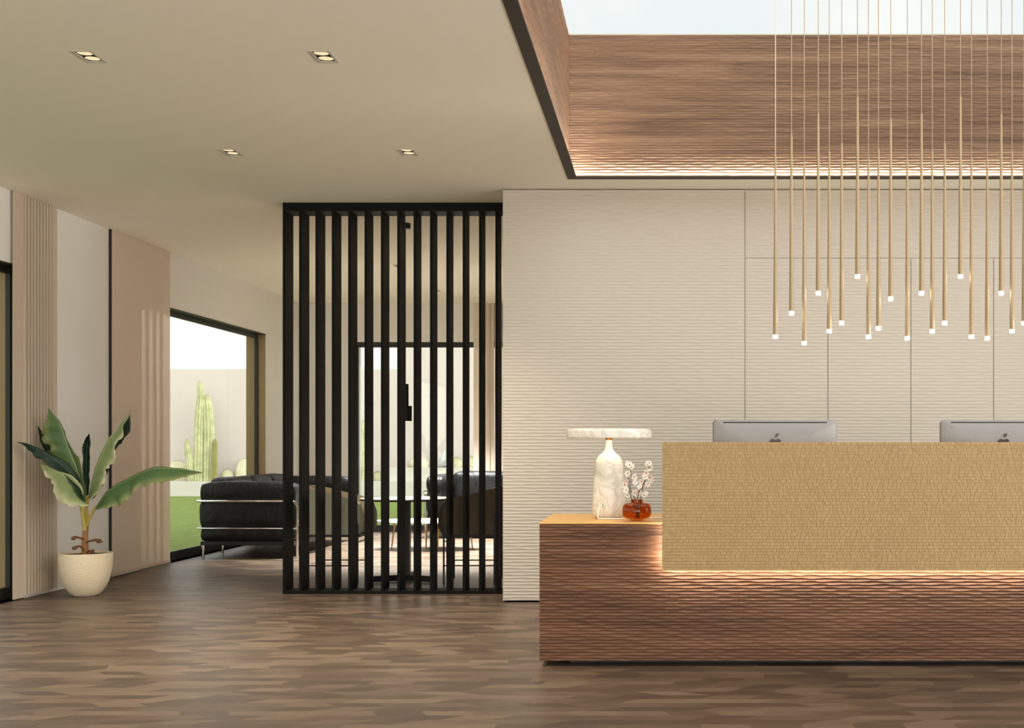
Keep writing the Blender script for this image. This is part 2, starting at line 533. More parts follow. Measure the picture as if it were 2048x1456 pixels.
def side_window(name, y0, y1):
    w = MB()
    x0, x1 = XL-.114, XL-.082
    w.box((x0, y0, 0), (x1, y1, .085)).box((x0, y0, WH-.055), (x1, y1, WH))
    w.box((x0, y0, .085), (x1, y0+.05, WH-.055)).box((x0, y1-.05, .085), (x1, y1, WH-.055))
    root = w.build(name, M['black'])
    tag(root, kind='structure')
    l = MB().box((XL-WT, y1-.012, .005), (x0, y1-.001, WH-.012)).box((x1, y1-.012, .005), (XL-.001, y1-.001, WH-.012))
    l.box((XL-WT, y0+.001, .005), (x0, y0+.012, WH-.012)).box((x1, y0+.001, .005), (XL-.001, y0+.012, WH-.012))
    l.build('jamb_lining', M['bronze'], root)
    h = MB().box((x1, y0, WH-.012), (XL+.004, y1+.0, WH-.001)).box((XL-WT-.002, y0, WH-.012), (x0, y1, WH-.001))
    h.build('head_lining', M['black'], root)
    MB().box((XL-.102, y0+.05, .085), (XL-.094, y1-.05, WH-.055)).build('pane', M['glass'], root)
    return root
side_window('window_1', *WIN1)
side_window('window_2', *WIN2)
w = MB()
y0, y1 = YB-.004, YB+.05
w.box((WB[0], y0, .0), (WB[1], y1, .085)).box((WB[0], y0, 2.335), (WB[1], y1, 2.40))
w.box((WB[0], y0, .085), (WB[0]+.012, y1, 2.335)).box((WB[1]-.05, y0, .085), (WB[1], y1, 2.335))
wb = tag(w.build('window_3', M['black']), kind='structure')
MB().box((WB[0]+.012, YB+.02, .085), (WB[1]-.05, YB+.028, 2.335)).build('pane', M['glass'], wb)

# ------------------------------------------------------------------ relief panels
def wave_panel(name, org, U, V, N, w, h, pitch, lam, depth, mat, parent=None, seed=0, amp=.2, kind=None, per=6, ulam=8):
    org, U, V, N = (np.array(a, float) for a in (org, U, V, N))
    nr = max(1, round(h/pitch)); p = h/nr
    ns = nr*per
    nu = max(2, int(w/lam*ulam))
    s = np.linspace(0, nr, ns+1)[:, None]
    u = np.linspace(0, w, nu+1)[None, :]
    rs = np.random.RandomState(seed)
    ph = sum(a*np.sin(s*f+o) for a, f, o in zip((1.6, 1.1, .8), (.13, .41, .93), rs.rand(3)*6))
    wob = .6*np.sin(u*2*PI/lam*.37+rs.rand()*6+s*.2) + .4*np.sin(u*2*PI/lam*.17+s*.11)
    A = p*amp*(1+.35*np.sin(u*3.1/lam+s*.7))
    v = p*s + A*np.sin(2*PI*u/lam + ph + wob)*np.cos(PI*s)
    v = np.clip(v, 0, h); v[0] = 0; v[-1] = h
    d = depth*(1-np.abs(np.sin(PI*s)))*np.ones_like(u)
    d[0] = 0; d[-1] = 0
    pts = org + u[..., None]*U + v[..., None]*V + d[..., None]*N
    pts = pts.reshape(-1, 3)
    i = np.arange(ns)[:, None]*(nu+1) + np.arange(nu)[None, :]
    quads = np.stack([i, i+1, i+nu+2, i+nu+1], -1).reshape(-1, 4)
    if np.dot(np.cross(U, V), N) < 0: quads = quads[:, ::-1]
    me = bpy.data.meshes.new(name)
    me.vertices.add(len(pts)); me.vertices.foreach_set('co', pts.ravel())
    me.loops.add(quads.size); me.loops.foreach_set('vertex_index', np.ascontiguousarray(quads).ravel())
    me.polygons.add(len(quads)); me.polygons.foreach_set('loop_start', np.arange(0, quads.size, 4)); me.polygons.foreach_set('loop_total', np.full(len(quads), 4))
    me.update(calc_edges=True)
    me.validate()
    me.materials.append(mat)
    o = bpy.data.objects.new(name, me); COL.objects.link(o)
    if parent: o.parent = parent
    if kind: o['kind'] = kind
    return o

# reception wall: solid block faced with separate relief panels
YW = 8.73; XW = -1.133; YWB = 9.5
blk = tag(box('wall_reception', (XW, YW+.012, .012), (XR, YWB, CEIL-.006), M['cream']), kind='structure')
g = .0045
def xw(px): return (px-VX)*YW/F
cuts = [xw(1490), xw(1656), xw(1822), xw(1987.5)]
cuts += [cuts[-1]+.58*k for k in (1, 2, 3)]
zs = EYE + (VY-516)*YW/F
z0, z1 = .012, CEIL-.008
def rp(x0, x1, za, zb, seed):
    w_, h_ = x1-x0-g, zb-za-g
    o = wave_panel('panel', (x0+g/2, YW+.004, za+g/2), (1,0,0), (0,0,1), (0,-1,0), w_, h_, .0225, .2, .003, M['cream'], blk, seed, .14)
    return o
rp(XW, cuts[0], z0, z1, 1)
rp(cuts[0], XR, zs, z1, 2)
for k in range(len(cuts)):
    rp(cuts[k], cuts[k+1] if k+1 < len(cuts) else XR, z0, zs, 3+k)
box('edge_return', (XW, YW+.004, .012), (XW+.006, YW+.02, CEIL-.008), M['cream'], blk)

# coffer with wood relief lining, lip, hidden warm strip and skylight
CH = EYE + 824/299.0
cof = MB()
T = .08
cof.box((CX0-T, CY0-T, CEIL+.001), (CX0-.008, CY1+T, CH)).box((CX1+.008, CY0-T, CEIL+.001), (CX1+T, CY1+T, CH))
cof.box((CX0-.008, CY1+.008, CEIL+.001), (CX1+.008, CY1+T, CH)).box((CX0-.008, CY0-T, CEIL+.001), (CX1+.008, CY0-.008, CH))
coff = tag(cof.build('ceiling_coffer', M['walnut_light']), kind='structure')
wave_panel('lining', (CX0, CY1, CEIL), (1,0,0), (0,0,1), (0,-1,0), CX1-CX0, CH-CEIL, .0175, .17, .0085, M['walnut_light'], coff, 21, .14)
wave_panel('lining', (CX0, CY0, CEIL), (0,1,0), (0,0,1), (1,0,0), CY1-CY0, CH-CEIL, .0175, .17, .0085, M['walnut_light'], coff, 22, .14)
wave_panel('lining', (CX1, CY0, CEIL), (0,1,0), (0,0,1), (-1,0,0), CY1-CY0, CH-CEIL, .0175, .15, .0055, M['walnut_light'], coff, 23, per=4, ulam=5)
wave_panel('lining', (CX0, CY0, CEIL), (1,0,0), (0,0,1), (0,1,0), CX1-CX0, CH-CEIL, .0175, .15, .0055, M['walnut_light'], coff, 24, per=4, ulam=5)
def ring(x0, x1, y0, y1, wd, za, zb, m):
    m.box((x0, y0, za), (x1, y0+wd, zb)).box((x0, y1-wd, za), (x1, y1, zb))
    m.box((x0, y0+wd, za), (x0+wd, y1-wd, zb)).box((x1-wd, y0+wd, za), (x1, y1-wd, zb))
    return m
lip = ring(CX0-.004, CX1+.004, CY0-.004, CY1+.004, .062, CEIL-.004, CEIL+.008, MB()).build('trim_1', M['trim_dark'])
tag(lip, kind='structure')
ring(CX0+.024, CX1-.024, CY0+.024, CY1-.024, .016, CEIL+.0085, CEIL+.0105, MB()).build('led_strip', M['led_cove'], lip)
sky = ring(CX0-T, CX1+T, CY0-T, CY1+T, T-.01, CH+.0005, CH+.012, MB()).build('window_4', M['plate'])
tag(sky, kind='structure')
box('pane', (CX0-.01, CY0-.01, CH+.002), (CX1+.01, CY1+.01, CH+.010), M['glass'], sky)

# ------------------------------------------------------------------ downlights
def make_downlight():
    root = thing('recessed_downlight', '', 'ceiling light')
    ring(-HW-.006, HW+.006, -HL-.006, HL+.006, .011, -.003, .004, MB()).build('frame', M['plate'], root)
    h = MB().box((-HW+.001, -HL+.001, .085), (HW-.001, HL-.001, .09))
    h.box((-HW+.001, -HL+.001, .0), (-HW+.003, HL-.001, .085)).box((HW-.003, -HL+.001, .0), (HW-.001, HL-.001, .085))
    h.box((-HW+.003, -HL+.001, .0), (HW-.003, -HL+.003, .085)).box((-HW+.003, HL-.003, .0), (HW-.003, HL-.001, .085))
    h.build('housing', M['plate'], root)
    for s in (-1, 1):
        r = MB().lathe([(.0345, 0), (.0385, 0), (.0385, .012), (.0345, .012)], (0, s*.039, .002), 32, close=True).build('ring', M['black'], root, smooth=40)
        MB().lathe([(.034, .0), (.028, .012), (.012, .028), (.0005, .03)], (0, s*.039, .004), 28).build('reflector', M['bulb'], root, smooth=50)
        MB().ball((0, s*.039, .016), .0075, 10, 6).build('lamp', M['hot'], root, smooth=60)
    return root
dl_labels = {(0,0): 'twin square recessed downlight nearest the upper left corner of the ceiling',
             (1,0): 'twin recessed downlight in the near ceiling, beside the wood coffer',
             (0,1): 'twin recessed downlight in the ceiling between slatted screen and left wall, second row',
             (1,1): 'twin recessed downlight in the ceiling just above the slatted screen',
             (0,2): 'small lounge downlight seen between the slats left of the hanging black lamp',
             (1,2): 'lounge downlight beside the end of the cream wall, nearly hidden',
             (0,3): 'farthest small lounge downlight seen between slats right of the hanging black lamp',
             (1,3): 'lounge downlight hidden behind the cream relief wall, near the back window'}
first = None
for i, cx in enumerate(DL_COLS):
    for j, ry in enumerate(DL_ROWS):
        if first is None:
            o = first = make_downlight()
            o.location = (cx, ry, CEIL); o['group'] = 'recessed ceiling downlights'; o['label'] = dl_labels[(i,j)]
        else:
            o = dup(first, (cx, ry, CEIL), None, dl_labels[(i,j)])
        ld = bpy.data.lights.new('downlight_beam', 'SPOT')
        ld.energy = LOUNGE_W if j >= 2 else DOWNLIGHT_W
        ld.color = (1.0, .87, .70) if j < 2 else (.96, 1.0, 1.0)
        ld.spot_size = math.radians(105 if j < 2 else 78); ld.spot_blend = .8
        ld.shadow_soft_size = .035
        lo = bpy.data.objects.new('downlight_beam', ld); COL.objects.link(lo)
        lo.location = (0, 0, -.012); lo.parent = o

# ------------------------------------------------------------------ slatted screen
YS = 9.23; SD = .20; TH = .0195; PITCH = 32.72*YS/F
X0 = (565.3-VX)*YS/F
scr = thing('slatted_partition', 'tall black slatted partition from floor to ceiling beside the cream wall', 'partition', (X0, YS, 0))
box('bottom_rail', (0, 0, 0), (XW-X0, SD, .022), M['slat_black'], scr)
box('top_rail', (0, 0, CEIL-.063), (XW-X0, SD, CEIL), M['slat_black'], scr)
sl = box('slat', (0, 0, .022), (TH, SD, CEIL-.063), M['slat_black'], scr)
for k in range(1, 14):
    c = sl.copy(); COL.objects.link(c); c.parent = scr; c.location = (k*PITCH, 0, 0)

# ------------------------------------------------------------------ panel blinds
def blind_box(x0, x1, y0, y1, z0, z1, name, mat, par):
    return box(name, (x0, y0, z0), (x1, y1, z1), mat, par)
b1 = thing('panel_blind', 'beige pleated panel blind stacked behind the potted plant', 'blind', (XL, 8.78, 0), group='beige panel blinds')
zt = CEIL-.002
blind_box(.022, .025, 0, .150, .012, zt, 'panel', M['pleat'], b1)
box('gap_shade_strip', (.006, .151, .02), (.012, .158, zt), M['gap_shade'], b1)  # shade of the first panel gap, put in as a dark strip
for k in range(9):
    ya = .158+k*.0447
    blind_box(.010, .026+.0004*k, ya, ya+.0325, .022, zt, 'panel', M['pleat'], b1)
    box('gap_shade_strip', (.006, ya+.0325, .024), (.0225+.0004*k, ya+.0447, zt), M['gap_shade'], b1)  # dark strip for the shade in each gap
blind_box(.020, .024, .158+9*.0447, .64, .03, zt, 'panel', M['pleat'], b1)
b2 = thing('panel_blind', 'wide sheer beige panel blind covering the near end of the garden window', 'blind', (XL, 10.36, 0), group='beige panel blinds')
blind_box(.020, .022, 0, 1.215, .012, zt, 'panel', M['sheer'], b2)
box('bottom_bar', (.017, 0, .012), (.026, 1.215, .04), M['pleat'], b2)
box('edge_shade_strip', (.002, -.012, .03), (.018, .008, zt), M['black'], b2)  # black strip standing in for the shaded gap between blind and wall
def ypx(px, x): return x*F/(px-VX)
edges = [(275, 283), (290.5, 298), (305, 312), (318.5, 325)]
for a, b in edges:
    ya, yb = ypx(a, XL+.012), ypx(b, XL+.012)
    blind_box(.010, .013, ya-10.36, yb-10.36, .05, zt, 'pleat', M['pleat'], b2)
blind_box(.010, .013, .012, ypx(268, XL+.012)-10.36, .05, zt, 'pleat', M['pleat'], b2)
b3 = thing('panel_blind', 'narrow beige panel blind at the back window, beside the cream wall', 'blind', (-2.415, YB, 0), group='beige panel blinds')
box('panel', (0, -.03, .05), (.24, -.026, zt), M['sheer'], b3)
for k in range(5):
    box('panel', (.17+k*.05, -.05-.002*k, .05), (.21+k*.05, -.034, zt), M['pleat'], b3)
box('panel', (.42, -.045, .05), (1.3, -.04, zt), M['pleat'], b3)

# ------------------------------------------------------------------ reception desk
YD = 6.21; DX0 = -251/F*YD; DX1 = 2.7; DTOP = EYE-155/F*YD; DBACK = 7.02
desk = thing('reception_desk', 'long reception desk of rippled walnut with floating gold tiled front panel', 'desk', (DX0, YD, 0))
def D(x, y, z): return (x-DX0, y-YD, z)
ZB = .028
box('body', D(DX0+.005, YD+.005, ZB), D(DX1-.005, DBACK-.002, DTOP-.006), M['walnut'], desk)
wave_panel('front_panel', D(DX0, YD+.004, ZB), (1,0,0), (0,0,1), (0,-1,0), DX1-DX0, DTOP-.004-ZB, .0152, .155, .0062, M['walnut'], desk, 31, .15, per=8, ulam=10)
wave_panel('side_panel', D(DX0+.004, YD+.004, ZB), (0,1,0), (0,0,1), (-1,0,0), DBACK-YD-.006, DTOP-.004-ZB, .0152, .155, .0062, M['walnut'], desk, 32, .15)
box('plinth', D(DX0+.14, YD+.12, 0), D(DX1-.1, DBACK-.1, ZB), M['black'], desk)
box('desktop', D(DX0, YD, DTOP-.006), D(DX1, DBACK, DTOP), M['brass_top'], desk)
# gold front panel: a slim carcass clad in little tiles
GX0 = -6/F*6.11; GX1 = 2.5; GY0, GY1 = 6.11, 6.155; GZ0, GZ1 = EYE-251/F*6.11, EYE+6/F*6.11
gp = box('gold_panel', D(GX0+.002, GY0+.006, GZ0+.002), D(GX1-.002, GY1, GZ1-.002), M['gold_back'], desk)
tm = MB()
rows = 41; rh = (GZ1-GZ0)/rows
rnd = random.Random(5)
for r in range(rows):
    za = GZ0 + r*rh; zb = za+rh-.0007
    x = GX0
    first_t = True
    while x < GX1-.002:
        wd = rnd.choice((.014, .018, .022, .026, .030))*rnd.uniform(.9, 1.1)
        if first_t: wd *= rnd.uniform(.4, 1); first_t = False
        xb = min(x+wd, GX1)
        dx = rnd.uniform(-.0009, .0009); dz = rnd.uniform(.0001, .0014); base = rnd.uniform(-.0006, .0006)
        ys = [GY0+base-dx-dz, GY0+base+dx-dz, GY0+base+dx+dz, GY0+base-dx+dz]
        xa_, xb_ = x+.0002, xb-.0005
        vs = [D(xa_, ys[0], za), D(xb_, ys[1], za), D(xb_, ys[2], zb), D(xa_, ys[3], zb)]
        yb_ = GY0+.006
        vs += [D(xa_, yb_, za), D(xb_, yb_, za), D(xb_, yb_, zb), D(xa_, yb_, zb)]
        tm.add(vs, [(0,1,2,3), (0,4,5,1), (1,5,6,2), (2,6,7,3), (3,7,4,0)])
        x = xb
tm.build('tile_cladding', M['gold_tile'], gp)
for bx in (.25, 1.1, 1.9):
    box('bracket', D(bx, GY1, .56), D(bx+.05, YD+.006, .68), M['black'], desk)
lm = MB().box(D(GX0+.02, GY1, GZ0+.012), D(GX1-.02, GY1+.004, GZ0+.022))
lm.box(D(GX0+.012, GY1, GZ0+.024), D(GX0+.022, GY1+.004, DTOP-.01))
lm.build('led_strip', M['led'], desk)

# ------------------------------------------------------------------ desktop computers (backs to the viewer)
def rrect(w, h, r, n=6):
    pts = []
    for cx, cz, a0 in ((w/2-r, h/2-r, 0), (-w/2+r, h/2-r, PI/2), (-w/2+r, -h/2+r, PI), (w/2-r, -h/2+r, 1.5*PI)):
        for k in range(n+1):
            a = a0+PI/2*k/n
            pts.append((cx+r*math.cos(a), cz+r*math.sin(a)))
    return pts
def extrude(mb, pts, y0, y1, cz=0, cx=0, taper=1):
    n = len(pts)
    vs = [(cx+x, y0, cz+z) for x, z in pts]+[(cx+x*taper, y1, cz+z*taper) for x, z in pts]
    fs = [tuple(range(n)), tuple(reversed(range(n, 2*n)))]+[(k, n+k, n+(k+1) % n, (k+1) % n) for k in range(n)]
    return mb.add(vs, fs)
def make_computer():
    root = thing('desktop_computer', '', 'computer')
    W_, H_ = .648, .41
    zc = .516-H_/2
    body = MB()
    prof = [(1.0, .012), (1.0, .004), (.985, -.004), (.90, -.014), (.6, -.026), (.25, -.032)]
    pr = rrect(W_, H_, .021, 8); n = len(pr)
    vs = []
    for s_, y in prof:
        vs += [((x*s_), y, zc+z*s_) for x, z in pr]
    fs = [tuple(range(n))]
    for i in range(len(prof)-1):
        fs += [(i*n+k, (i+1)*n+k, (i+1)*n+(k+1) % n, i*n+(k+1) % n) for k in range(n)]
    fs.append(tuple(reversed(range((len(prof)-1)*n, len(prof)*n))))
    bo = body.add(vs, fs).build('housing', M['silver'], root, smooth=35)
    extrude(MB(), rrect(.622, .34, .004), .0121, .0135, zc+.025).build('screen', M['dark_glass'], bo)
    box('vent_slot', (-.27, -.014, .5005), (.27, -.0035, .5055), M['black'], bo)
    # emblem: bitten fruit with a leaf
    zl = zc+.078
    a = []
    for k in range(64):
        th = 2*PI*k/64
        r = .034*(1+.06*math.cos(2*th))
        x = r*math.cos(th)*.95; z = r*math.sin(th)*1.02
        if z > 0: z -= .010*math.exp(-(x/.010)**2)
        else: z += .004*math.exp(-(x/.009)**2)
        bxx, bzz = x-.041, z-.005
        d = math.hypot(bxx, bzz)
        if d < .018: x = .041+bxx/d*.018; z = .005+bzz/d*.018
        a.append((x, z))
    lg = extrude(MB(), a, -.0335, -.029, zl)
    lf = []
    for k in range(9):
        t = k/8; lf.append((.0+.017*t+.004*math.sin(PI*t), .036+.021*t-.004*math.sin(PI*t)))
    for k in range(1, 8):
        t = 1-k/8; lf.append((.0+.017*t-.006*math.sin(PI*t), .036+.021*t+.005*math.sin(PI*t)))
    extrude(lg, lf, -.0335, -.025, zl)
    lg.build('emblem', M['logo'], bo)
    st = MB()
    path = [(.06, .0, .006), (-.02, 0, .008), (-.06, 0, .03), (-.05, 0, .12), (-.03, 0, .20)]
    for i in range(len(path)-1):
        (ya, _, za), (yb, _, zb) = path[i], path[i+1]
        st.add([(-.1, ya, za), (.1, ya, za), (.1, yb, zb), (-.1, yb, zb)], [(0, 1, 2, 3)])
    st.build('stand', M['silver'], root, solid=.008)
    box('foot', (-.1, -.07, 0), (.1, .12, .010), M['silver'], root)
    return root
pc = make_computer()
pc.location = ((1550.5-VX)*6.5/F, 6.52, DTOP)
pc['label'] = 'silver all-in-one computer above the gold panel nearer the table lamp, back view'
pc['group'] = 'computers on the reception desk'
dup(pc, ((2006.5-VX)*6.5/F, 6.52, DTOP), None, 'silver all-in-one computer above the gold panel at the right picture edge')

# ------------------------------------------------------------------ table lamp
YT = 6.57; LX = (1217.8-VX)*YT/F
lampo = thing('table_lamp', 'white marble bottle table lamp with a flat disc shade on the desk', 'lamp', (LX, YT, DTOP))
k = 1/1540.0
prof = [(0.0005, 0), (100, 0), (116, 10), (128, 26), (134, 50), (135, 90), (133, 130), (130, 180), (126, 260), (121, 340), (117, 400), (115, 430), (111, 455), (103, 478), (90, 498), (72, 516), (54, 530), (40, 544), (31, 562), (27, 590), (25, 620), (25, 634), (.001, 634)]
MB().lathe([(r*k if r > .01 else .0005, z*k) for r, z in prof], n=56).build('base', M['marble'], lampo, smooth=50)
MB().lathe([(.001, .4115), (.014, .4115), (.0195, .418), (.0205, .424), (.001, .424)], n=32).build('collar', M['brass_bright'], lampo, smooth=40)
R_ = .2235
MB().lathe([(.001, .4245), (R_-.012, .4245), (R_-.012, .4195), (R_-.004, .4195), (R_, .423), (R_, .43), (R_, .455), (R_-.004, .464), (R_-.012, .469), (R_-.03, .471), (.001, .471)], n=72).build('shade', M['marble'], lampo, smooth=40)
t = NT('lamp_diffuser')
e = t.n('ShaderNodeEmission'); t.put(e.inputs[0], (1.0, .9, .66)); e.inputs[1].default_value = 3.2
M['lamp_glow'] = t.done(e.outputs[0])
MB().lathe([(.05, .4228), (R_-.03, .4228), (R_-.03, .4243), (.05, .4243)], n=48, close=True).build('diffuser', M['lamp_glow'], lampo)
hx, hz = (1205.4-VX)*6.48/F-LX, .072
hole = MB().lathe([(.001, 0), (.0055, 0), (.0055, .004), (.001, .004)], n=16).build('cord_hole', M['black'], lampo)
hole.rotation_euler = (PI/2, 0, 0); hole.location = (hx, -.0795, hz)
cord = [(hx, -.083, hz), (hx-.012, -.094, hz-.004), (hx-.021, -.098, .045), (hx-.024, -.099, .015), (hx-.022, -.098, .0045), (hx-.005, -.098, .0035), (.05, -.094, .0035), (.1, -.06, .0035), (.16, -.035, .0035), (.26, -.03, .0035), (.45, -.04, .0035)]
MB().tube(spline(cord, 6), .0032, 8).build('cord', M['white_cord'], lampo, smooth=60)

# ------------------------------------------------------------------ amber vase and blossom branches
YV = 6.37; VXX = (1273.6-VX)*YV/F
kz = 1/1585.0
pr = [(48, 0), (48, 8), (75, 12), (104, 24), (117, 46), (119, 80), (115, 112), (104, 132), (86, 140), (56, 143), (50, 147), (50, 170)]
inn = [(45, 170), (45, 148), (54, 138), (84, 134), (99, 126), (109, 110), (113, 80), (111, 50), (99, 32), (72, 22), (.8, 20)]
vase = MB().lathe([(r*kz, z*kz) for r, z in [(.8, 0)]+pr+inn], n=56).build('vase', M['amber'], smooth=50)
vase.location = (VXX, YV, DTOP+.0005)
tag(vase, 'small squat amber glass vase on the desk beside the marble lamp', 'vase')
def zp(zx, zy, Y=YV): return P(1060+zx/4.044, 820+zy/4.044, Y)
def blossom(par, c, r, rg):
    m = MB()
    ax = Vector((rg.uniform(-.7, .7), -1, rg.uniform(-.3, .8))).normalized()
    q = ax.to_track_quat('Z', 'Y').to_matrix()
    np_ = rg.choice((6, 7, 8))
    for kx in range(np_):
        a = 2*PI*kx/np_+rg.uniform(-.2, .2)
        L_ = r*rg.uniform(.8, 1.15); wd = r*.30
        pts = [(0, 0, 0), (.45*L_, wd, .15*L_), (.8*L_, wd*.8, .28*L_), (L_, 0, .25*L_), (.8*L_, -wd*.8, .28*L_), (.45*L_, -wd, .15*L_), (.5*L_, 0, .06*L_)]
        ca, sa = math.cos(a), math.sin(a)
        vs = [c+q @ Vector((x*ca-y*sa, x*sa+y*ca, z)) for x, y, z in pts]
        m.add(vs, [(0, 5, 6), (0, 6, 1), (1, 6, 2), (2, 6, 3), (3, 6, 4), (4, 6, 5)])
    b = m.build('blossom', M['petal'], par, smooth=60, solid=.0006)
    s_ = MB().ball(c+q @ Vector((0, 0, .1*r)), r*.16, 6, 4).build('stamen', M['stamen'], b)
    return b
bd = [('left', [(872, 878), (845, 770), (812, 690), (800, 620), (800, 560), (772, 525)], [(790, 517), (780, 580), (778, 650), (787, 690), (768, 605)], .02,
       'short blossom twig leaning left in the amber vase, against the lamp'),
      ('tall', [(850, 880), (875, 780), (838, 695), (812, 640), (816, 560), (815, 490), (800, 440)], [(793, 437), (825, 460), (843, 543), (848, 590), (843, 672), (806, 448)], -.01,
       'tall blossom twig with flowers at its top, left of centre in the vase'),
      ('mid', [(885, 880), (862, 780), (873, 700), (882, 655), (905, 630), (935, 575), (968, 548)], [(880, 660), (890, 622), (900, 580), (970, 548), (955, 600), (985, 570)], -.02,
       'curved blossom twig with dark stem arching right in the vase'),
      ('right', [(868, 882), (890, 770), (900, 690), (915, 610), (940, 540), (952, 480), (965, 430)], [(940, 512), (930, 545), (950, 440), (970, 470), (935, 680), (965, 430), (925, 690)], .015,
       'rightmost tall blossom twig in the vase, nearest the gold panel')]
rg = random.Random(3)
for nm, pth, fl, dy, lab in bd:
    root = thing('blossom_branch', lab, 'flower', (VXX, YV, DTOP+.02), group='blossom twigs in the amber vase')
    off = Vector(root.location)
    pts = [zp(a, b, YV+dy*min(1, i/2)) - off for i, (a, b) in enumerate(pth)]
    sp = spline([tuple(p) for p in pts], 4)
    MB().tube(sp, [.0026-.0016*i/len(sp) for i in range(len(sp))], 6).build('stem', M['twig'], root, smooth=60)
    for a, b in fl:
        blossom(root, zp(a, b, YV+dy+rg.uniform(-.012, .008)) - off, rg.uniform(.016, .0205), rg)

# ------------------------------------------------------------------ pendants
YP = 7.0
pend = [(1551, 677), (1583, 630), (1608.5, 690), (1636.5, 590), (1658.5, 666), (1683.5, 649.5), (1715, 556.5), (1737, 677), (1757, 660), (1781.5, 601),
        (1814.5, 680), (1843, 590), (1864.5, 666), (1889.5, 649.5), (1921, 556.5), (1943, 677), (1974.5, 680), (2002.5, 590), (2024, 666), (2048, 650)]
LEN = 363*YP/F
def make_pendant():
    root = thing('pendant_light', '', 'pendant light')
    MB().lathe([(.0005, 0), (.0132, 0), (.0132, .02), (.0005, .02)], n=20).build('light_tip', M['tip'], root, smooth=40)
    MB().lathe([(.0005, .02), (.0132, .02), (.0055, LEN-.004), (.0045, LEN), (.0005, LEN)], n=20).build('rod', M['brass'], root, smooth=40)
    return root
ords = ['first', 'second', 'third', 'fourth', 'fifth', 'sixth', 'seventh', 'eighth', 'ninth', 'tenth', 'eleventh', 'twelfth', 'thirteenth', 'fourteenth', 'fifteenth', 'sixteenth', 'seventeenth', 'eighteenth', 'nineteenth', 'last']
p0 = make_pendant()
for i, (px, by) in enumerate(pend):
    p = P(px, by, YP)
    hang = 'hanging very low' if by > 670 else 'hanging low' if by > 640 else 'hanging at middle height' if by > 610 else 'hanging high' if by > 570 else 'hanging highest'
    lab = f'{ords[i]} slim brass pendant rod from the left over the desk, {hang}' if i < 19 else 'slim brass pendant rod cut by the right picture edge, nineteen others left of it'
    o = p0 if i == 0 else dup(p0)
    o.location = p; o['label'] = lab; o['group'] = 'slim brass pendants over the reception desk'
    top = CH+.0015-p.z
    MB().tube([(0, 0, LEN-.002), (0, 0, top)], .0022, 8).build('cable', M['cable'], o)
    MB().lathe([(.0005, top-.012), (.014, top-.012), (.014, top-.0005), (.0005, top-.0005)], n=16).build('ceiling_cup', M['brass'], o, smooth=40)

# ------------------------------------------------------------------ potted plant
YPL = 9.12
PX = (171.5-VX)*YPL/F
plant = thing('banana_plant', 'broad-leaved banana plant growing in the cream hammered pot', 'plant', (PX, YPL, .27))
q = 1/906.0
pot_prof = [(.0005, 0), (66, 0), (80, 5), (100, 22), (120, 50), (141, 92), (155, 140), (163, 190), (167, 245), (166, 285), (163, 286), (160, 284), (160, 255), (.8, 245)]
pot = MB().lathe([(r*q if r > .01 else .0005, z*q) for r, z in pot_prof], n=72).build('plant_pot', M['pot'], smooth=50)
pot.location = (PX, YPL, 0)
tag(pot, 'round cream hammered ceramic pot on the parquet by the left wall', 'pot')
so = MB().lathe([(.0005, 0), (.05, .004), (.12, .002), (.173, -.002)], n=40).build('soil', M['soil'], pot, smooth=60)
so.location = (0, 0, .301)
OFF = Vector((PX, YPL, .27))
def zl(zx, zy, Y): return P(zx/3.31, 780+zy/3.31, Y) - OFF
def leaf(name, rows, mat, cross=5, sub=5, cup=.03, jag=.010, seed=0):
    """rows of (mid, left, right) in crop units, each (x, y, Y)"""
    rg = random.Random(seed)
    full = spline([tuple(m)+tuple(l)+tuple(r) for m, l, r in rows], sub)
    V, Fc, UV = [], [], []
    n = 2*cross+1
    N = len(full)
    for i, a in enumerate(full):
        m, l, r = zl(*a[0:3]), zl(*a[3:6]), zl(*a[6:9])
        jl = 1+rg.uniform(-1, 1)*jag*8; jr = 1+rg.uniform(-1, 1)*jag*8
        if rg.random() < .12: jl *= .86
        if rg.random() < .12: jr *= .86
        rip = math.sin(i*.9+seed)*.012
        for kx in range(-cross, cross+1):
            t = abs(kx)/cross
            e, jj = (l, jl) if kx < 0 else (r, jr)
            d = (e-m)
            w_ = d.length
            p = m + d*t*(jj if t > .99 else 1)
            p.y += -cup*4*w_*t*(1-t) + rip*t*t*(w_/.12)
            V.append(p); UV.append((i/(N-1), kx/cross))
    for i in range(N-1):
        for kx in range(n-1):
            Fc.append((i*n+kx, i*n+kx+1, (i+1)*n+kx+1, (i+1)*n+kx))
    me = bpy.data.meshes.new(name)
    me.from_pydata([tuple(v) for v in V], [], Fc); me.update()
    uvl = me.uv_layers.new(name='UVMap')
    for lp in me.loops: uvl.data[lp.index].uv = UV[lp.vertex_index]
    me.shade_smooth()
    me.materials.append(mat)
    o = bpy.data.objects.new(name, me); COL.objects.link(o); o.parent = plant
    md = o.modifiers.new('thick', 'SOLIDIFY'); md.thickness = .0022; md.offset = 0
    return o
def R(Ym, Yl, Yr, *tr):
    """tr: (mid, left, right) 2d rows; Y lists interpolated along"""
    n = len(tr); out = []
    for i, (m, l, r) in enumerate(tr):
        t = i/(n-1)
        f = lambda a: a[0]+(a[1]-a[0])*t
        out.append(((*m, f(Ym)), (*l, f(Yl)), (*r, f(Yr))))
    return out
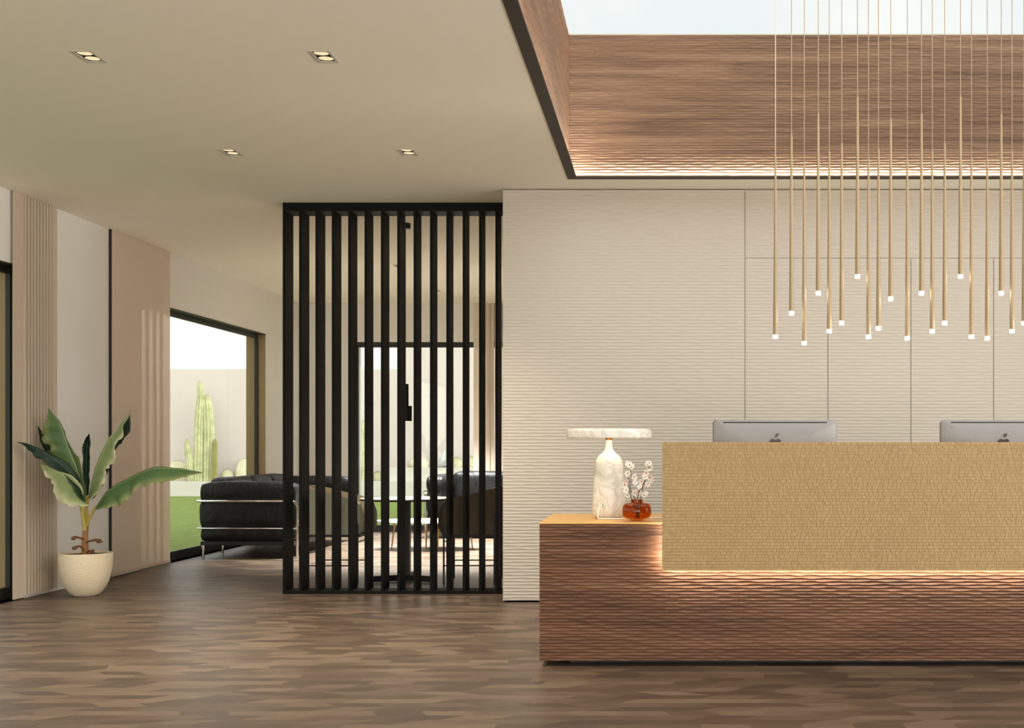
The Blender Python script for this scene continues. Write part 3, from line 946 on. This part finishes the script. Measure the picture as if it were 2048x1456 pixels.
leaf('leaf', R((9.10, 8.98), (9.06, 8.98), (9.16, 9.0),
    ((568,752),(560,748),(578,748)), ((560,700),(522,612),(576,660)), ((532,592),(472,545),(552,590)), ((490,472),(332,428),(520,450)), ((455,388),(338,380),(485,405)),
    ((430,312),(285,342),(442,322)), ((414,262),(274,268),(424,262)), ((385,205),(300,208),(392,205)), ((350,158),(314,166),(356,160)), ((321,122),(319,124),(323,124))), M['leaf'], seed=1)
leaf('leaf', R((9.09, 8.70), (9.12, 8.70), (9.02, 8.70),
    ((565,745),(570,735),(560,745)), ((540,650),(535,600),(510,690)), ((470,560),(500,545),(430,560)), ((400,490),(425,470),(370,540)), ((330,435),(338,418),(285,475)),
    ((270,400),(280,393),(230,440)), ((215,375),(225,371),(190,400)), ((170,358),(178,354),(160,370)), ((118,345),(120,344),(120,346))), M['leaf_dark'], seed=2)
leaf('leaf', R((9.06, 8.80), (9.06, 8.82), (8.96, 8.76),
    ((540,728),(560,722),(602,766)), ((508,672),(540,640),(522,773)), ((475,620),(510,600),(430,757)), ((440,577),(460,560),(368,703)), ((400,555),(410,545),(338,612)),
    ((360,540),(365,530),(288,548)), ((312,515),(316,505),(275,512)), ((273,482),(274,481),(272,484))), M['leaf_pale'], seed=3)
leaf('leaf', R((9.16, 9.22), (9.14, 9.18), (9.14, 9.18),
    ((576,700),(566,690),(588,690)), ((572,600),(550,582),(592,600)), ((572,500),(547,480),(595,490)), ((575,400),(545,378),(595,400)), ((582,332),(560,335),(597,335)), ((590,291),(588,293),(592,293))), M['leaf_dark'], seed=4)
leaf('leaf', R((9.12, 9.05), (9.14, 9.05), (9.04, 8.98),
    ((590,718),(584,712),(600,722)), ((608,650),(598,650),(668,662)), ((625,570),(614,570),(692,590)), ((650,490),(638,488),(722,515)), ((690,400),(678,395),(767,440)),
    ((735,320),(724,315),(757,372)), ((785,255),(776,249),(808,310)), ((822,205),(813,199),(818,232)), ((862,152),(861,152),(863,154))), M['leaf_pale'], seed=5)
leaf('leaf', R((9.16, 9.08), (9.17, 9.08), (9.22, 9.14),
    ((592,700),(590,705),(610,722)), ((625,600),(620,610),(664,662)), ((665,520),(655,520),(684,612)), ((715,420),(700,420),(732,512)), ((770,320),(755,320),(768,394)),
    ((815,245),(800,250),(806,348)), ((845,190),(835,195),(860,268)), ((864,148),(862,150),(865,152))), M['leaf_dark'], seed=6)
leaf('leaf', R((9.08, 8.95), (9.10, 8.98), (8.98, 8.90),
    ((634,780),(632,776),(640,797)), ((690,700),(700,680),(745,773)), ((760,640),(765,627),(802,766)), ((850,592),(852,581),(858,708)), ((940,548),(940,537),(905,656)),
    ((1030,517),(1030,508),(1000,622)), ((1110,518),(1110,511),(1080,614)), ((1200,525),(1200,519),(1180,592)), ((1280,538),(1280,534),(1270,562)), ((1345,547),(1344,546),(1344,548))), M['leaf'], seed=7)
leaf('leaf', R((9.20, 9.04), (9.20, 9.04), (9.24, 9.04),
    ((400,520),(385,520),(420,520)), ((330,420),(312,430),(350,410)), ((300,350),(270,340),(330,330)), ((272,290),(258,295),(285,285)), ((251,237),(250,239),(253,239))), M['leaf_dark'], seed=8)
def ptube(name, pts, rad, mat):
    sp = spline([tuple(zl(*p)) for p in pts], 5)
    n = len(sp)
    rr = [(rad[0]+(rad[1]-rad[0])*i/(n-1))*q for i in range(n)]
    return MB().tube(sp, rr, 10).build(name, mat, plant, smooth=60)
ptube('trunk', [(564,1089,9.12), (563,1030,9.12), (565,950,9.12), (572,880,9.12)], (24, 15), M['trunk'])
ptube('petiole', [(570,900,9.12), (573,840,9.12), (570,770,9.12), (570,700,9.11)], (16, 8), M['petiole'])
ptube('petiole', [(562,930,9.10), (550,840,9.09), (538,765,9.07), (534,722,9.06)], (13, 8), M['petiole'])
ptube('petiole', [(575,900,9.11), (592,850,9.10), (615,805,9.09), (642,765,9.08)], (11, 7), M['petiole'])
ptube('petiole', [(572,800,9.13), (582,740,9.13), (592,700,9.13)], (8, 6), M['petiole'])
for pts in ([(556,990,9.10), (525,978,9.06), (500,975,9.04), (482,985,9.03)], [(572,1010,9.10), (600,998,9.05), (635,993,9.03), (660,1000,9.02)],
            [(556,1060,9.10), (530,1035,9.06), (505,1040,9.04), (488,1050,9.03)], [(575,1075,9.10), (595,1065,9.07), (615,1070,9.06)]):
    sp = spline([tuple(zl(*p)) for p in pts], 4)
    n = len(sp)
    rgx = random.Random(len(pts)*7+int(pts[0][0]))
    bm_ = MB().tube(sp, [(6+9*(i/(n-1))**2*rgx.uniform(.6, 1.2))*q for i in range(n)], 7)
    for kk in range(4):
        e_ = sp[-1-kk % 3]
        bm_.ball((e_[0]+rgx.uniform(-.008, .008), e_[1], e_[2]+rgx.uniform(-.01, .006)), rgx.uniform(.010, .015), 7, 5, (1.2, .9, .8))
    bm_.build('dried_bract', M['dry'], plant)

# ------------------------------------------------------------------ sofas
def cushion(name, a, b, mat, parent, bulge=.03, rnd_=.035, n=12, pinch=(), seed=0, pamp=.02):
    """soft box between corners a and b; pinch = heights (z) where straps squeeze its sides"""
    a, b = np.array(a, float), np.array(b, float)
    bm = bmesh.new()
    bmesh.ops.create_cube(bm, size=2)
    bmesh.ops.subdivide_edges(bm, edges=bm.edges, cuts=n, use_grid_fill=True)
    c, h = (a+b)/2, (b-a)/2
    rs = np.random.RandomState(seed)
    pz = rs.rand(6)*6
    for v in bm.verts:
        p = np.array(v.co)
        pos = p*h
        inner = h-rnd_
        cl = np.clip(pos, -inner, inner)
        d = pos-cl
        L_ = np.linalg.norm(d)
        if L_ > 1e-9: pos = cl+d/L_*min(L_, rnd_) if np.count_nonzero(np.abs(d) > 1e-9) > 1 else pos
        for ax in range(3):
            o1, o2 = [i for i in range(3) if i != ax]
            if abs(abs(p[ax])-1) < 1e-6:
                f = (1-p[o1]**4)*(1-p[o2]**4)
                wob = .25*math.sin(p[o1]*5+pz[ax])*math.sin(p[o2]*4+pz[ax+3])
                pos[ax] += np.sign(p[ax])*bulge*f*(1+wob)
                if ax != 2:
                    zz = c[2]+pos[2]
                    for pzh in pinch:
                        pos[ax] -= np.sign(p[ax])*pamp*math.exp(-((zz-pzh)/.035)**2)
        v.co = Vector(c+pos)
    me = bpy.data.meshes.new(name); bm.to_mesh(me); bm.free()
    me.shade_smooth(); me.materials.append(mat)
    o = bpy.data.objects.new(name, me); COL.objects.link(o); o.parent = parent
    return o
SL, SDP = 2.4, .97
def make_sofa():
    """origin at the front centre of the floor; x along the length, +y towards the back"""
    root = thing('sofa', '', 'sofa')
    h = SL/2
    Lm = M['leather']
    bars = (.292, .556)
    cushion('arm_cushion', (-h+.03, .03, .165), (-h+.235, SDP-.03, .725), Lm, root, .022, .03, 12, bars, 1)
    cushion('arm_cushion', (h-.235, .03, .165), (h-.03, SDP-.03, .725), Lm, root, .022, .03, 12, bars, 2)
    n = 3
    wd = (SL-.47)/n
    for k in range(n):
        x0 = -h+.235+k*wd
        cushion('back_cushion', (x0+.004, SDP-.27, .40), (x0+wd-.004, SDP-.04, .765), Lm, root, .014, .04, 10, (), 5+k)
        cushion('seat_cushion', (x0+.004, .03, .165), (x0+wd-.004, SDP-.27, .29), Lm, root, .012, .03, 8, (), 9+k)
        cushion('seat_cushion', (x0+.004, .02, .292), (x0+wd-.004, SDP-.27, .42), Lm, root, .018, .03, 8, (), 13+k)
    cushion('back_base', (-h+.235, SDP-.25, .165), (h-.235, SDP-.03, .42), Lm, root, .012, .03, 8, bars, 20)
    box('base_frame', (-h+.03, .03, .125), (h-.03, SDP-.03, .165), M['black'], root, bevel=.005)
    def u_rail(z, r, front):
        pts = []
        rr = .05
        x0, x1, yb = -h, h, SDP
        pts += front(x0)
        for kx in range(7):
            a = PI-PI/2*kx/6
            pts.append((x0+rr+rr*math.cos(a), yb-rr+rr*math.sin(a), z))
        for kx in range(7):
            a = PI/2-PI/2*kx/6
            pts.append((x1-rr+rr*math.cos(a), yb-rr+rr*math.sin(a), z))
        pts += list(reversed(front(x1)))
        return MB().tube(pts, r, 12).build('frame_tube', M['chrome'], root, smooth=60)
    def f_top(x):
        s_ = 1 if x > 0 else -1
        out = [(x-s_*.03, .0, 0.0), (x-s_*.03, .0, .50)]
        for kx in range(1, 7):
            a = PI/2*kx/6
            out.append((x-s_*.03*(1-kx/6), .055-.055*math.cos(a), .50+.056*math.sin(a)))
        return out
    u_rail(.556, .0125, f_top)
    u_rail(.292, .008, lambda x: [(x*.99, -.002, .292), (x, .02, .292)])
    for lx in (-h+.045, -h+.58, h-.58, h-.045):
        MB().lathe([(.0005, 0), (.014, 0), (.014, .126), (.0005, .126)], (lx, SDP-.05, 0), 16).build('leg', M['chrome'], root, smooth=40)
    return root
s1 = make_sofa()
s1.location = (-3.57, 13.3, 0); s1.rotation_euler = (0, 0, PI/2)
s1['label'] = 'black leather sofa with chrome rails along the left garden window'
s1['group'] = 'black leather lounge sofas'
dup(s1, (-1.64, 14.66, 0), 0, 'black leather sofa with chrome rails against the back window, facing the viewer')

# ------------------------------------------------------------------ tub chairs
def make_chair(felt, label):
    """faces +x; origin on the floor at its centre"""
    root = thing('tub_chair', label, 'chair', group='tub chairs at the bistro table')
    hw = .235; xb, xf = -.265, .245; rc = .13
    plan = [(xf-.49*t/16*.0-(xf-(xb+rc))*t/14, -hw) for t in range(15)]
    plan += [(xb+rc+rc*math.cos(a), -hw+rc+rc*math.sin(a)) for a in [1.5*PI-PI/2*k/8 for k in range(1, 9)]]
    plan += [(xb, -hw+rc+(2*hw-2*rc)*k/8) for k in range(1, 8)]
    plan += [(xb+rc+rc*math.cos(a), hw-rc+rc*math.sin(a)) for a in [PI-PI/2*k/8 for k in range(0, 9)]]
    plan += [(xb+rc+(xf-xb-rc)*t/14, hw) for t in range(1, 15)]
    def top(x):
        z = .775-(x-xb)*.245
        d = xf-x
        if d < .10: z -= .10-math.sqrt(max(0, .10**2-(.10-d)**2))
        return z
    def bot(x):
        d = xf-x
        return .392 + (.05-math.sqrt(max(0, .05**2-(.05-d)**2)) if d < .05 else 0)
    def shell(i0, i1, mat, nm, dz, trim=0):
        V, Fc = [], []
        pl = plan[trim:len(plan)-trim]
        n = len(pl)
        for i, (x, y) in enumerate(pl):
            a = pl[max(i-1, 0)]; b = pl[min(i+1, n-1)]
            tx, ty = b[0]-a[0], b[1]-a[1]
            l = math.hypot(tx, ty); nx, ny = ty/l, -tx/l     # points outwards or inwards
            if nx*(x-0)+ny*y < 0: nx, ny = -nx, -ny
            for off in (i0, i1):
                for kz_ in range(5):
                    zb_, zt_ = bot(x), top(x)-dz
                    V.append((x-nx*off, y-ny*off, zb_+(zt_-zb_)*kz_/4))
        for i in range(n-1):
            o = i*10; p_ = (i+1)*10
            for kz_ in range(4):
                Fc.append((o+kz_, p_+kz_, p_+kz_+1, o+kz_+1))
                Fc.append((o+5+kz_, o+5+kz_+1, p_+5+kz_+1, p_+5+kz_))
            Fc.append((o+4, p_+4, p_+9, o+9)); Fc.append((o, o+5, p_+5, p_))
        for o in (0, (n-1)*10):
            for kz_ in range(4):
                Fc.append((o+kz_, o+kz_+1, o+5+kz_+1, o+5+kz_))
        return MB().add(V, Fc).build(nm, mat, root, smooth=50)
    shell(0, .014, felt, 'shell', 0)
    shell(.0145, .05, M['beige'], 'lining', .002, 1)
    sm = MB()
    for sx in (-.09, .12):
        sm.box((sx-.0015, -hw-.0025, .40), (sx+.0015, -hw+.002, top(sx)-.01)).box((sx-.0015, hw-.002, .40), (sx+.0015, hw+.0025, top(sx)-.01))
    sm.build('seam', felt, root)
    cushion('seat', (xb+.05, -hw+.05, .392), (xf-.02, hw-.05, .47), M['beige'], root, .012, .03, 6)
    box('seat_frame', (xb+.03, -hw+.01, .372), (xf-.03, hw-.01, .3915), M['black'], root)
    for x, zt in ((-.2, .562), (.2, .478)):
        for s_ in (-1, 1):
            box('leg', (x-.007, s_*(hw+.006)-.004, 0), (x+.007, s_*(hw+.006)+.004, zt), M['black'], root)
    for s_ in (-1, 1):
        MB().tube([(-.2, s_*(hw+.006), .148), (.2, s_*(hw+.006), .148)], .005, 8).build('stretcher', M['black'], root)
    MB().tube([(-.2, -hw-.006, .24), (-.2, hw+.006, .24)], .005, 8).build('stretcher', M['black'], root)
    MB().tube([(.2, -hw-.006, .333), (.2, hw+.006, .333)], .005, 8).build('stretcher', M['black'], root)
    return root
YC = 10.10
ch1 = make_chair(M['sage'], 'sage felt tub chair with thin black legs, left of the bistro table')
ch1.location = (-2.625, YC, 0)
ch2 = make_chair(M['umber'], 'dark brown tub chair with thin black legs, right of the bistro table')
ch2.location = (-1.545, YC, 0); ch2.rotation_euler = (0, 0, PI)

# ------------------------------------------------------------------ bistro table, pendant lamp, coffee table
TX = (812-VX)*10.12/F
bt = thing('bistro_table', 'round white bistro table on a black column between two tub chairs', 'table', (TX, 10.12, 0))
MB().lathe([(.0005, .664), (.362, .664), (.365, .667), (.365, .672), (.0005, .672)], n=72).build('tabletop', M['table_white'], bt, smooth=40)
MB().lathe([(.0005, .654), (.36, .654), (.363, .656), (.363, .6635), (.0005, .6635)], n=72).build('under_plate', M['black'], bt, smooth=40)
box('column', (-.033, -.033, .05), (.033, .033, .654), M['black'], bt)
for a in (210, 330, 90):
    Mx = Matrix.Rotation(math.radians(a), 4, 'Z')
    MB().box((0, -.013, .005), (.27, .013, .052), Mx).build('foot', M['black'], bt)
hl = thing('hanging_lamp', 'black stepped cylinder lamp on a cord above the bistro table', 'lamp', (TX, 10.10, CEIL))
MB().lathe([(.0005, -.044), (.041, -.044), (.041, 0), (.0005, 0)], n=32).build('ceiling_rose', M['black'], hl, smooth=40)
MB().tube([(0, 0, -.044), (0, 0, 1.593-CEIL)], .003, 6).build('cord', M['black'], hl)
MB().lathe([(.0005, 1.415-CEIL), (.025, 1.415-CEIL), (.025, 1.593-CEIL), (.0005, 1.593-CEIL)], n=28).build('neck', M['black'], hl, smooth=40)
MB().lathe([(.0005, 1.293-CEIL), (.051, 1.293-CEIL), (.051, 1.415-CEIL), (.0005, 1.415-CEIL)], n=32).build('lamp_body', M['black'], hl, smooth=40)
MB().lathe([(.0005, 1.289-CEIL), (.045, 1.289-CEIL), (.045, 1.293-CEIL), (.0005, 1.293-CEIL)], n=28).build('diffuser', M['bulb'], hl, smooth=40)
hd = bpy.data.lights.new('hanging_lamp_beam', 'SPOT')
hd.energy = 30; hd.color = (1.0, .9, .78); hd.spot_size = math.radians(80); hd.spot_blend = .6; hd.shadow_soft_size = .04
ho = bpy.data.objects.new('hanging_lamp_beam', hd); COL.objects.link(ho)
ho.parent = hl; ho.location = (0, 0, 1.28-CEIL)
CXX = (864-VX)*13.2/F
ct = thing('coffee_table', 'low oval white coffee table on thin gold legs in front of the back sofa', 'table', (CXX, 13.2, 0))
MB().lathe([(.0005, .292), (.572, .292), (.58, .296), (.58, .306), (.0005, .306)], n=72, sy=.66).build('tabletop', M['table_white'], ct, smooth=40)
for (xt, yt, xo, yo) in ((783, 13.25, 790, 13.25), (852, 12.88, 853, 12.95), (945, 13.22, 939, 13.22), (876, 13.6, 876, 13.5)):
    bx = (xt-VX)*yt/F-CXX; tx = (xo-VX)*yo/F-CXX
    MB().tube([(bx, yt-13.2, 0), (tx, yo-13.2, .293)], [.007, .010], 10).build('leg', M['gold_leg'], ct, smooth=60)
MB().tube([(-.37, .05, .19), (.36, .02, .19)], .005, 8).tube([(-.05, -.27, .19), (.06, .32, .19)], .005, 8).build('crossbar', M['gold_leg'], ct)

# ------------------------------------------------------------------ garden
YG = 27.8
ZG = -.04
tag(box('lawn', (-40, -4, -.3), (XL-WT-.002, YB+.2, ZG), M['lawn']), 'bright green lawn outside the left windows', 'lawn', kind='stuff')
tag(box('lawn', (-40, YB+.203, -.3), (14, YG-.002, ZG), M['lawn']), 'strip of bright green lawn beyond the back window', 'lawn', kind='stuff')
planter = tag(box('garden_planter', (-26, YG, ZG), (8, YG+.89, EYE-73/F*YG), M['planter']), 'long low white planter wall at the far edge of the lawn', 'planter')
up = tag(box('raised_planter', ((779-VX)*28.2/F, YG+.2, EYE-73/F*YG+.001), (8, YG+.89, EYE-45/F*28.2), M['planter']), 'higher white planter step behind the low planter, seen through the slats', 'planter')
tag(box('garden_wall', (-30, YG+.9, ZG), ((800-VX)*28.7/F, YG+1.1, EYE+152/F*28.7), M['garden_wall']), 'pale rendered garden wall behind the cacti', 'wall', kind='structure')
tag(box('garden_wall', ((800-VX)*28.7/F, YG+.9, ZG), (10, YG+1.2, 4.6), M['garden_wall']), 'taller pale rendered garden wall behind the raised planter', 'wall', kind='structure')
def ribbed(path, rad, ribs=9, depth=.16, n=54):
    """ribbed column through points with radii"""
    m = MB()
    pts = spline([tuple(p)+(r,) for p, r in zip(path, rad)], 8)
    V, Fc = [], []
    for p in pts:
        for kx in range(n):
            a = 2*PI*kx/n
            r = max(p[3], .0005)*(1-depth+depth*abs(math.cos(ribs*a/2))*2-depth*.5)
            V.append((p[0]+r*math.cos(a), p[1]+r*math.sin(a), p[2]))
    for i in range(len(pts)-1):
        for kx in range(n):
            Fc.append((i*n+kx, i*n+(kx+1) % n, (i+1)*n+(kx+1) % n, (i+1)*n+kx))
    Fc.append(tuple((len(pts)-1)*n+kx for kx in range(n)))
    return m.add(V, Fc), pts
def spines(m, pts, ribs, L_, seed=0, step=1):
    rgx = random.Random(seed)
    for i in range(0, len(pts)-1, step):
        p = pts[i]
        for kx in range(ribs):
            a = 2*PI*kx/ribs
            for s_ in range(3):
                aa = a+rgx.uniform(-.5, .5); el = rgx.uniform(0, .7)
                b = Vector((p[0]+p[3]*1.06*math.cos(a), p[1]+p[3]*1.06*math.sin(a), p[2]))
                d = Vector((math.cos(aa)*math.cos(el), math.sin(aa)*math.cos(el), math.sin(el)))*L_
                sd = Vector((-math.sin(aa), math.cos(aa), 0))*.003
                m.add([b-sd, b+sd, b+d], [(0, 1, 2)])
    return m
YK = 28.2
def gpt(px, py, Y=YK): return P(px, py, Y)
YKC = 28.0
def column_cactus(label, base_px, stems, base_y=963, group=None):
    b0 = gpt(base_px, base_y, YKC)
    b0.z = EYE-73/F*YG
    root = thing('columnar_cactus', label, 'cactus', b0, group=group)
    for (pts, w_, dy, mat) in stems:
        path, rad = [], []
        for i, (px, py) in enumerate(pts):
            p = gpt(px, py, YKC+dy)-b0
            p.y = dy
            if i == 0: p.z = 0
            path.append(p); rad.append(w_[i]*YKC/F)
        m, sp = ribbed(path, rad)
        o = m.build('stem', mat, root, smooth=60)
        spines(MB(), sp, 9, .035, len(sp), 1).build('spines', M['spine'], o)
    return root
column_cactus('tall columnar cactus cluster on the planter, seen through the left window', 405,
    [([(398, 963), (399, 880), (401, 820), (402, 790), (400, 768), (400, 762)], (10, 10, 9, 6.5, 4.5, .3), 0, M['cactus']),
     ([(417, 963), (418, 880), (416, 820), (414, 800), (414, 792), (414, 789)], (11, 11, 9.5, 7, 4, .3), .05, M['cactus']),
     ([(384, 963), (380, 930), (376, 900), (374, 885), (374, 877)], (7.5, 7.5, 6, 4.5, .3), -.05, M['cactus']),
     ([(428, 963), (429, 930), (430, 900), (430, 884), (430, 877)], (5.5, 5.5, 5, 4, .3), -.08, M['cactus_y'])])
column_cactus('single columnar cactus on the planter, seen through the slats at the back window', 722,
    [([(720, 963), (722, 930), (724, 890), (726, 855), (727, 845), (727, 839)], (7.5, 8, 8, 6.5, 4, .3), 0, M['cactus'])])
def ball_cactus(label, px, base_y, r, hgt, zbase, dy=0):
    Y = YK+dy
    p = gpt(px, base_y, Y); p.z = zbase
    root = thing('barrel_cactus', label, 'cactus', p, group='round barrel cacti in the garden planters')
    rr, hh = r*Y/F, hgt*Y/F
    path, rad = [], []
    for i in range(9):
        t = i/8
        a = -PI/6+(PI/6+PI/2)*t
        path.append((0, 0, hh*(math.sin(a)-math.sin(-PI/6))/(1-math.sin(-PI/6)))); rad.append(max(rr*math.cos(a), .001))
    m, sp = ribbed(path, rad, 22, .05, 132)
    o = m.build('body', M['cactus_pale'], root, smooth=60)
    spines(MB(), sp, 22, .02, 3, 1).build('spines', M['spine'], o)
    return root
ZP = EYE-73/F*YG; ZU = EYE-45/F*28.2
ball_cactus('pale round barrel cactus left of the tall cactus cluster', 356, 963, 20, 41, ZP, .22)
ball_cactus('small round barrel cactus right of the tall cactus cluster', 455, 963, 12.5, 23, ZP, .2)
ball_cactus('large round barrel cactus beside the bronze window jamb', 489, 963, 17, 45, ZP, .2)
ball_cactus('small barrel cactus beside the single column, behind the slats', 756, 963, 10, 19, ZP, .15)
ball_cactus('barrel cactus on the raised planter left of the pale agave', 837, 935, 20, 20, ZU, .04)
ball_cactus('barrel cactus on the raised planter right of the agave', 913, 935, 11.5, 20, ZU, 0)
ball_cactus('barrel cactus on the raised planter nearest the back blind', 941, 935, 11.5, 22, ZU, .1)
ag = thing('agave', 'pale grey spiky agave on the raised planter behind the black sofa', 'plant', (gpt(884, 935)[0], YK+.18, ZU))
am = MB()
rga = random.Random(11)
for k_ in range(80):
    a = rga.uniform(0, 2*PI); el = rga.uniform(.1, 1.5); L_ = rga.uniform(.34, .42); wd = .022
    d = Vector((math.cos(a)*math.cos(el), math.sin(a)*math.cos(el)*.7, math.sin(el)))
    sd = Vector((-math.sin(a), math.cos(a), 0))*wd
    b = d*.03
    m1 = d*L_*.5+Vector((0, 0, -.01)); tip = d*L_
    am.add([b-sd*.6, b+sd*.6, m1+sd, m1-sd, tip], [(0, 1, 2, 3), (3, 2, 4)])
am.build('rosette', M['agave'], ag, solid=.006)
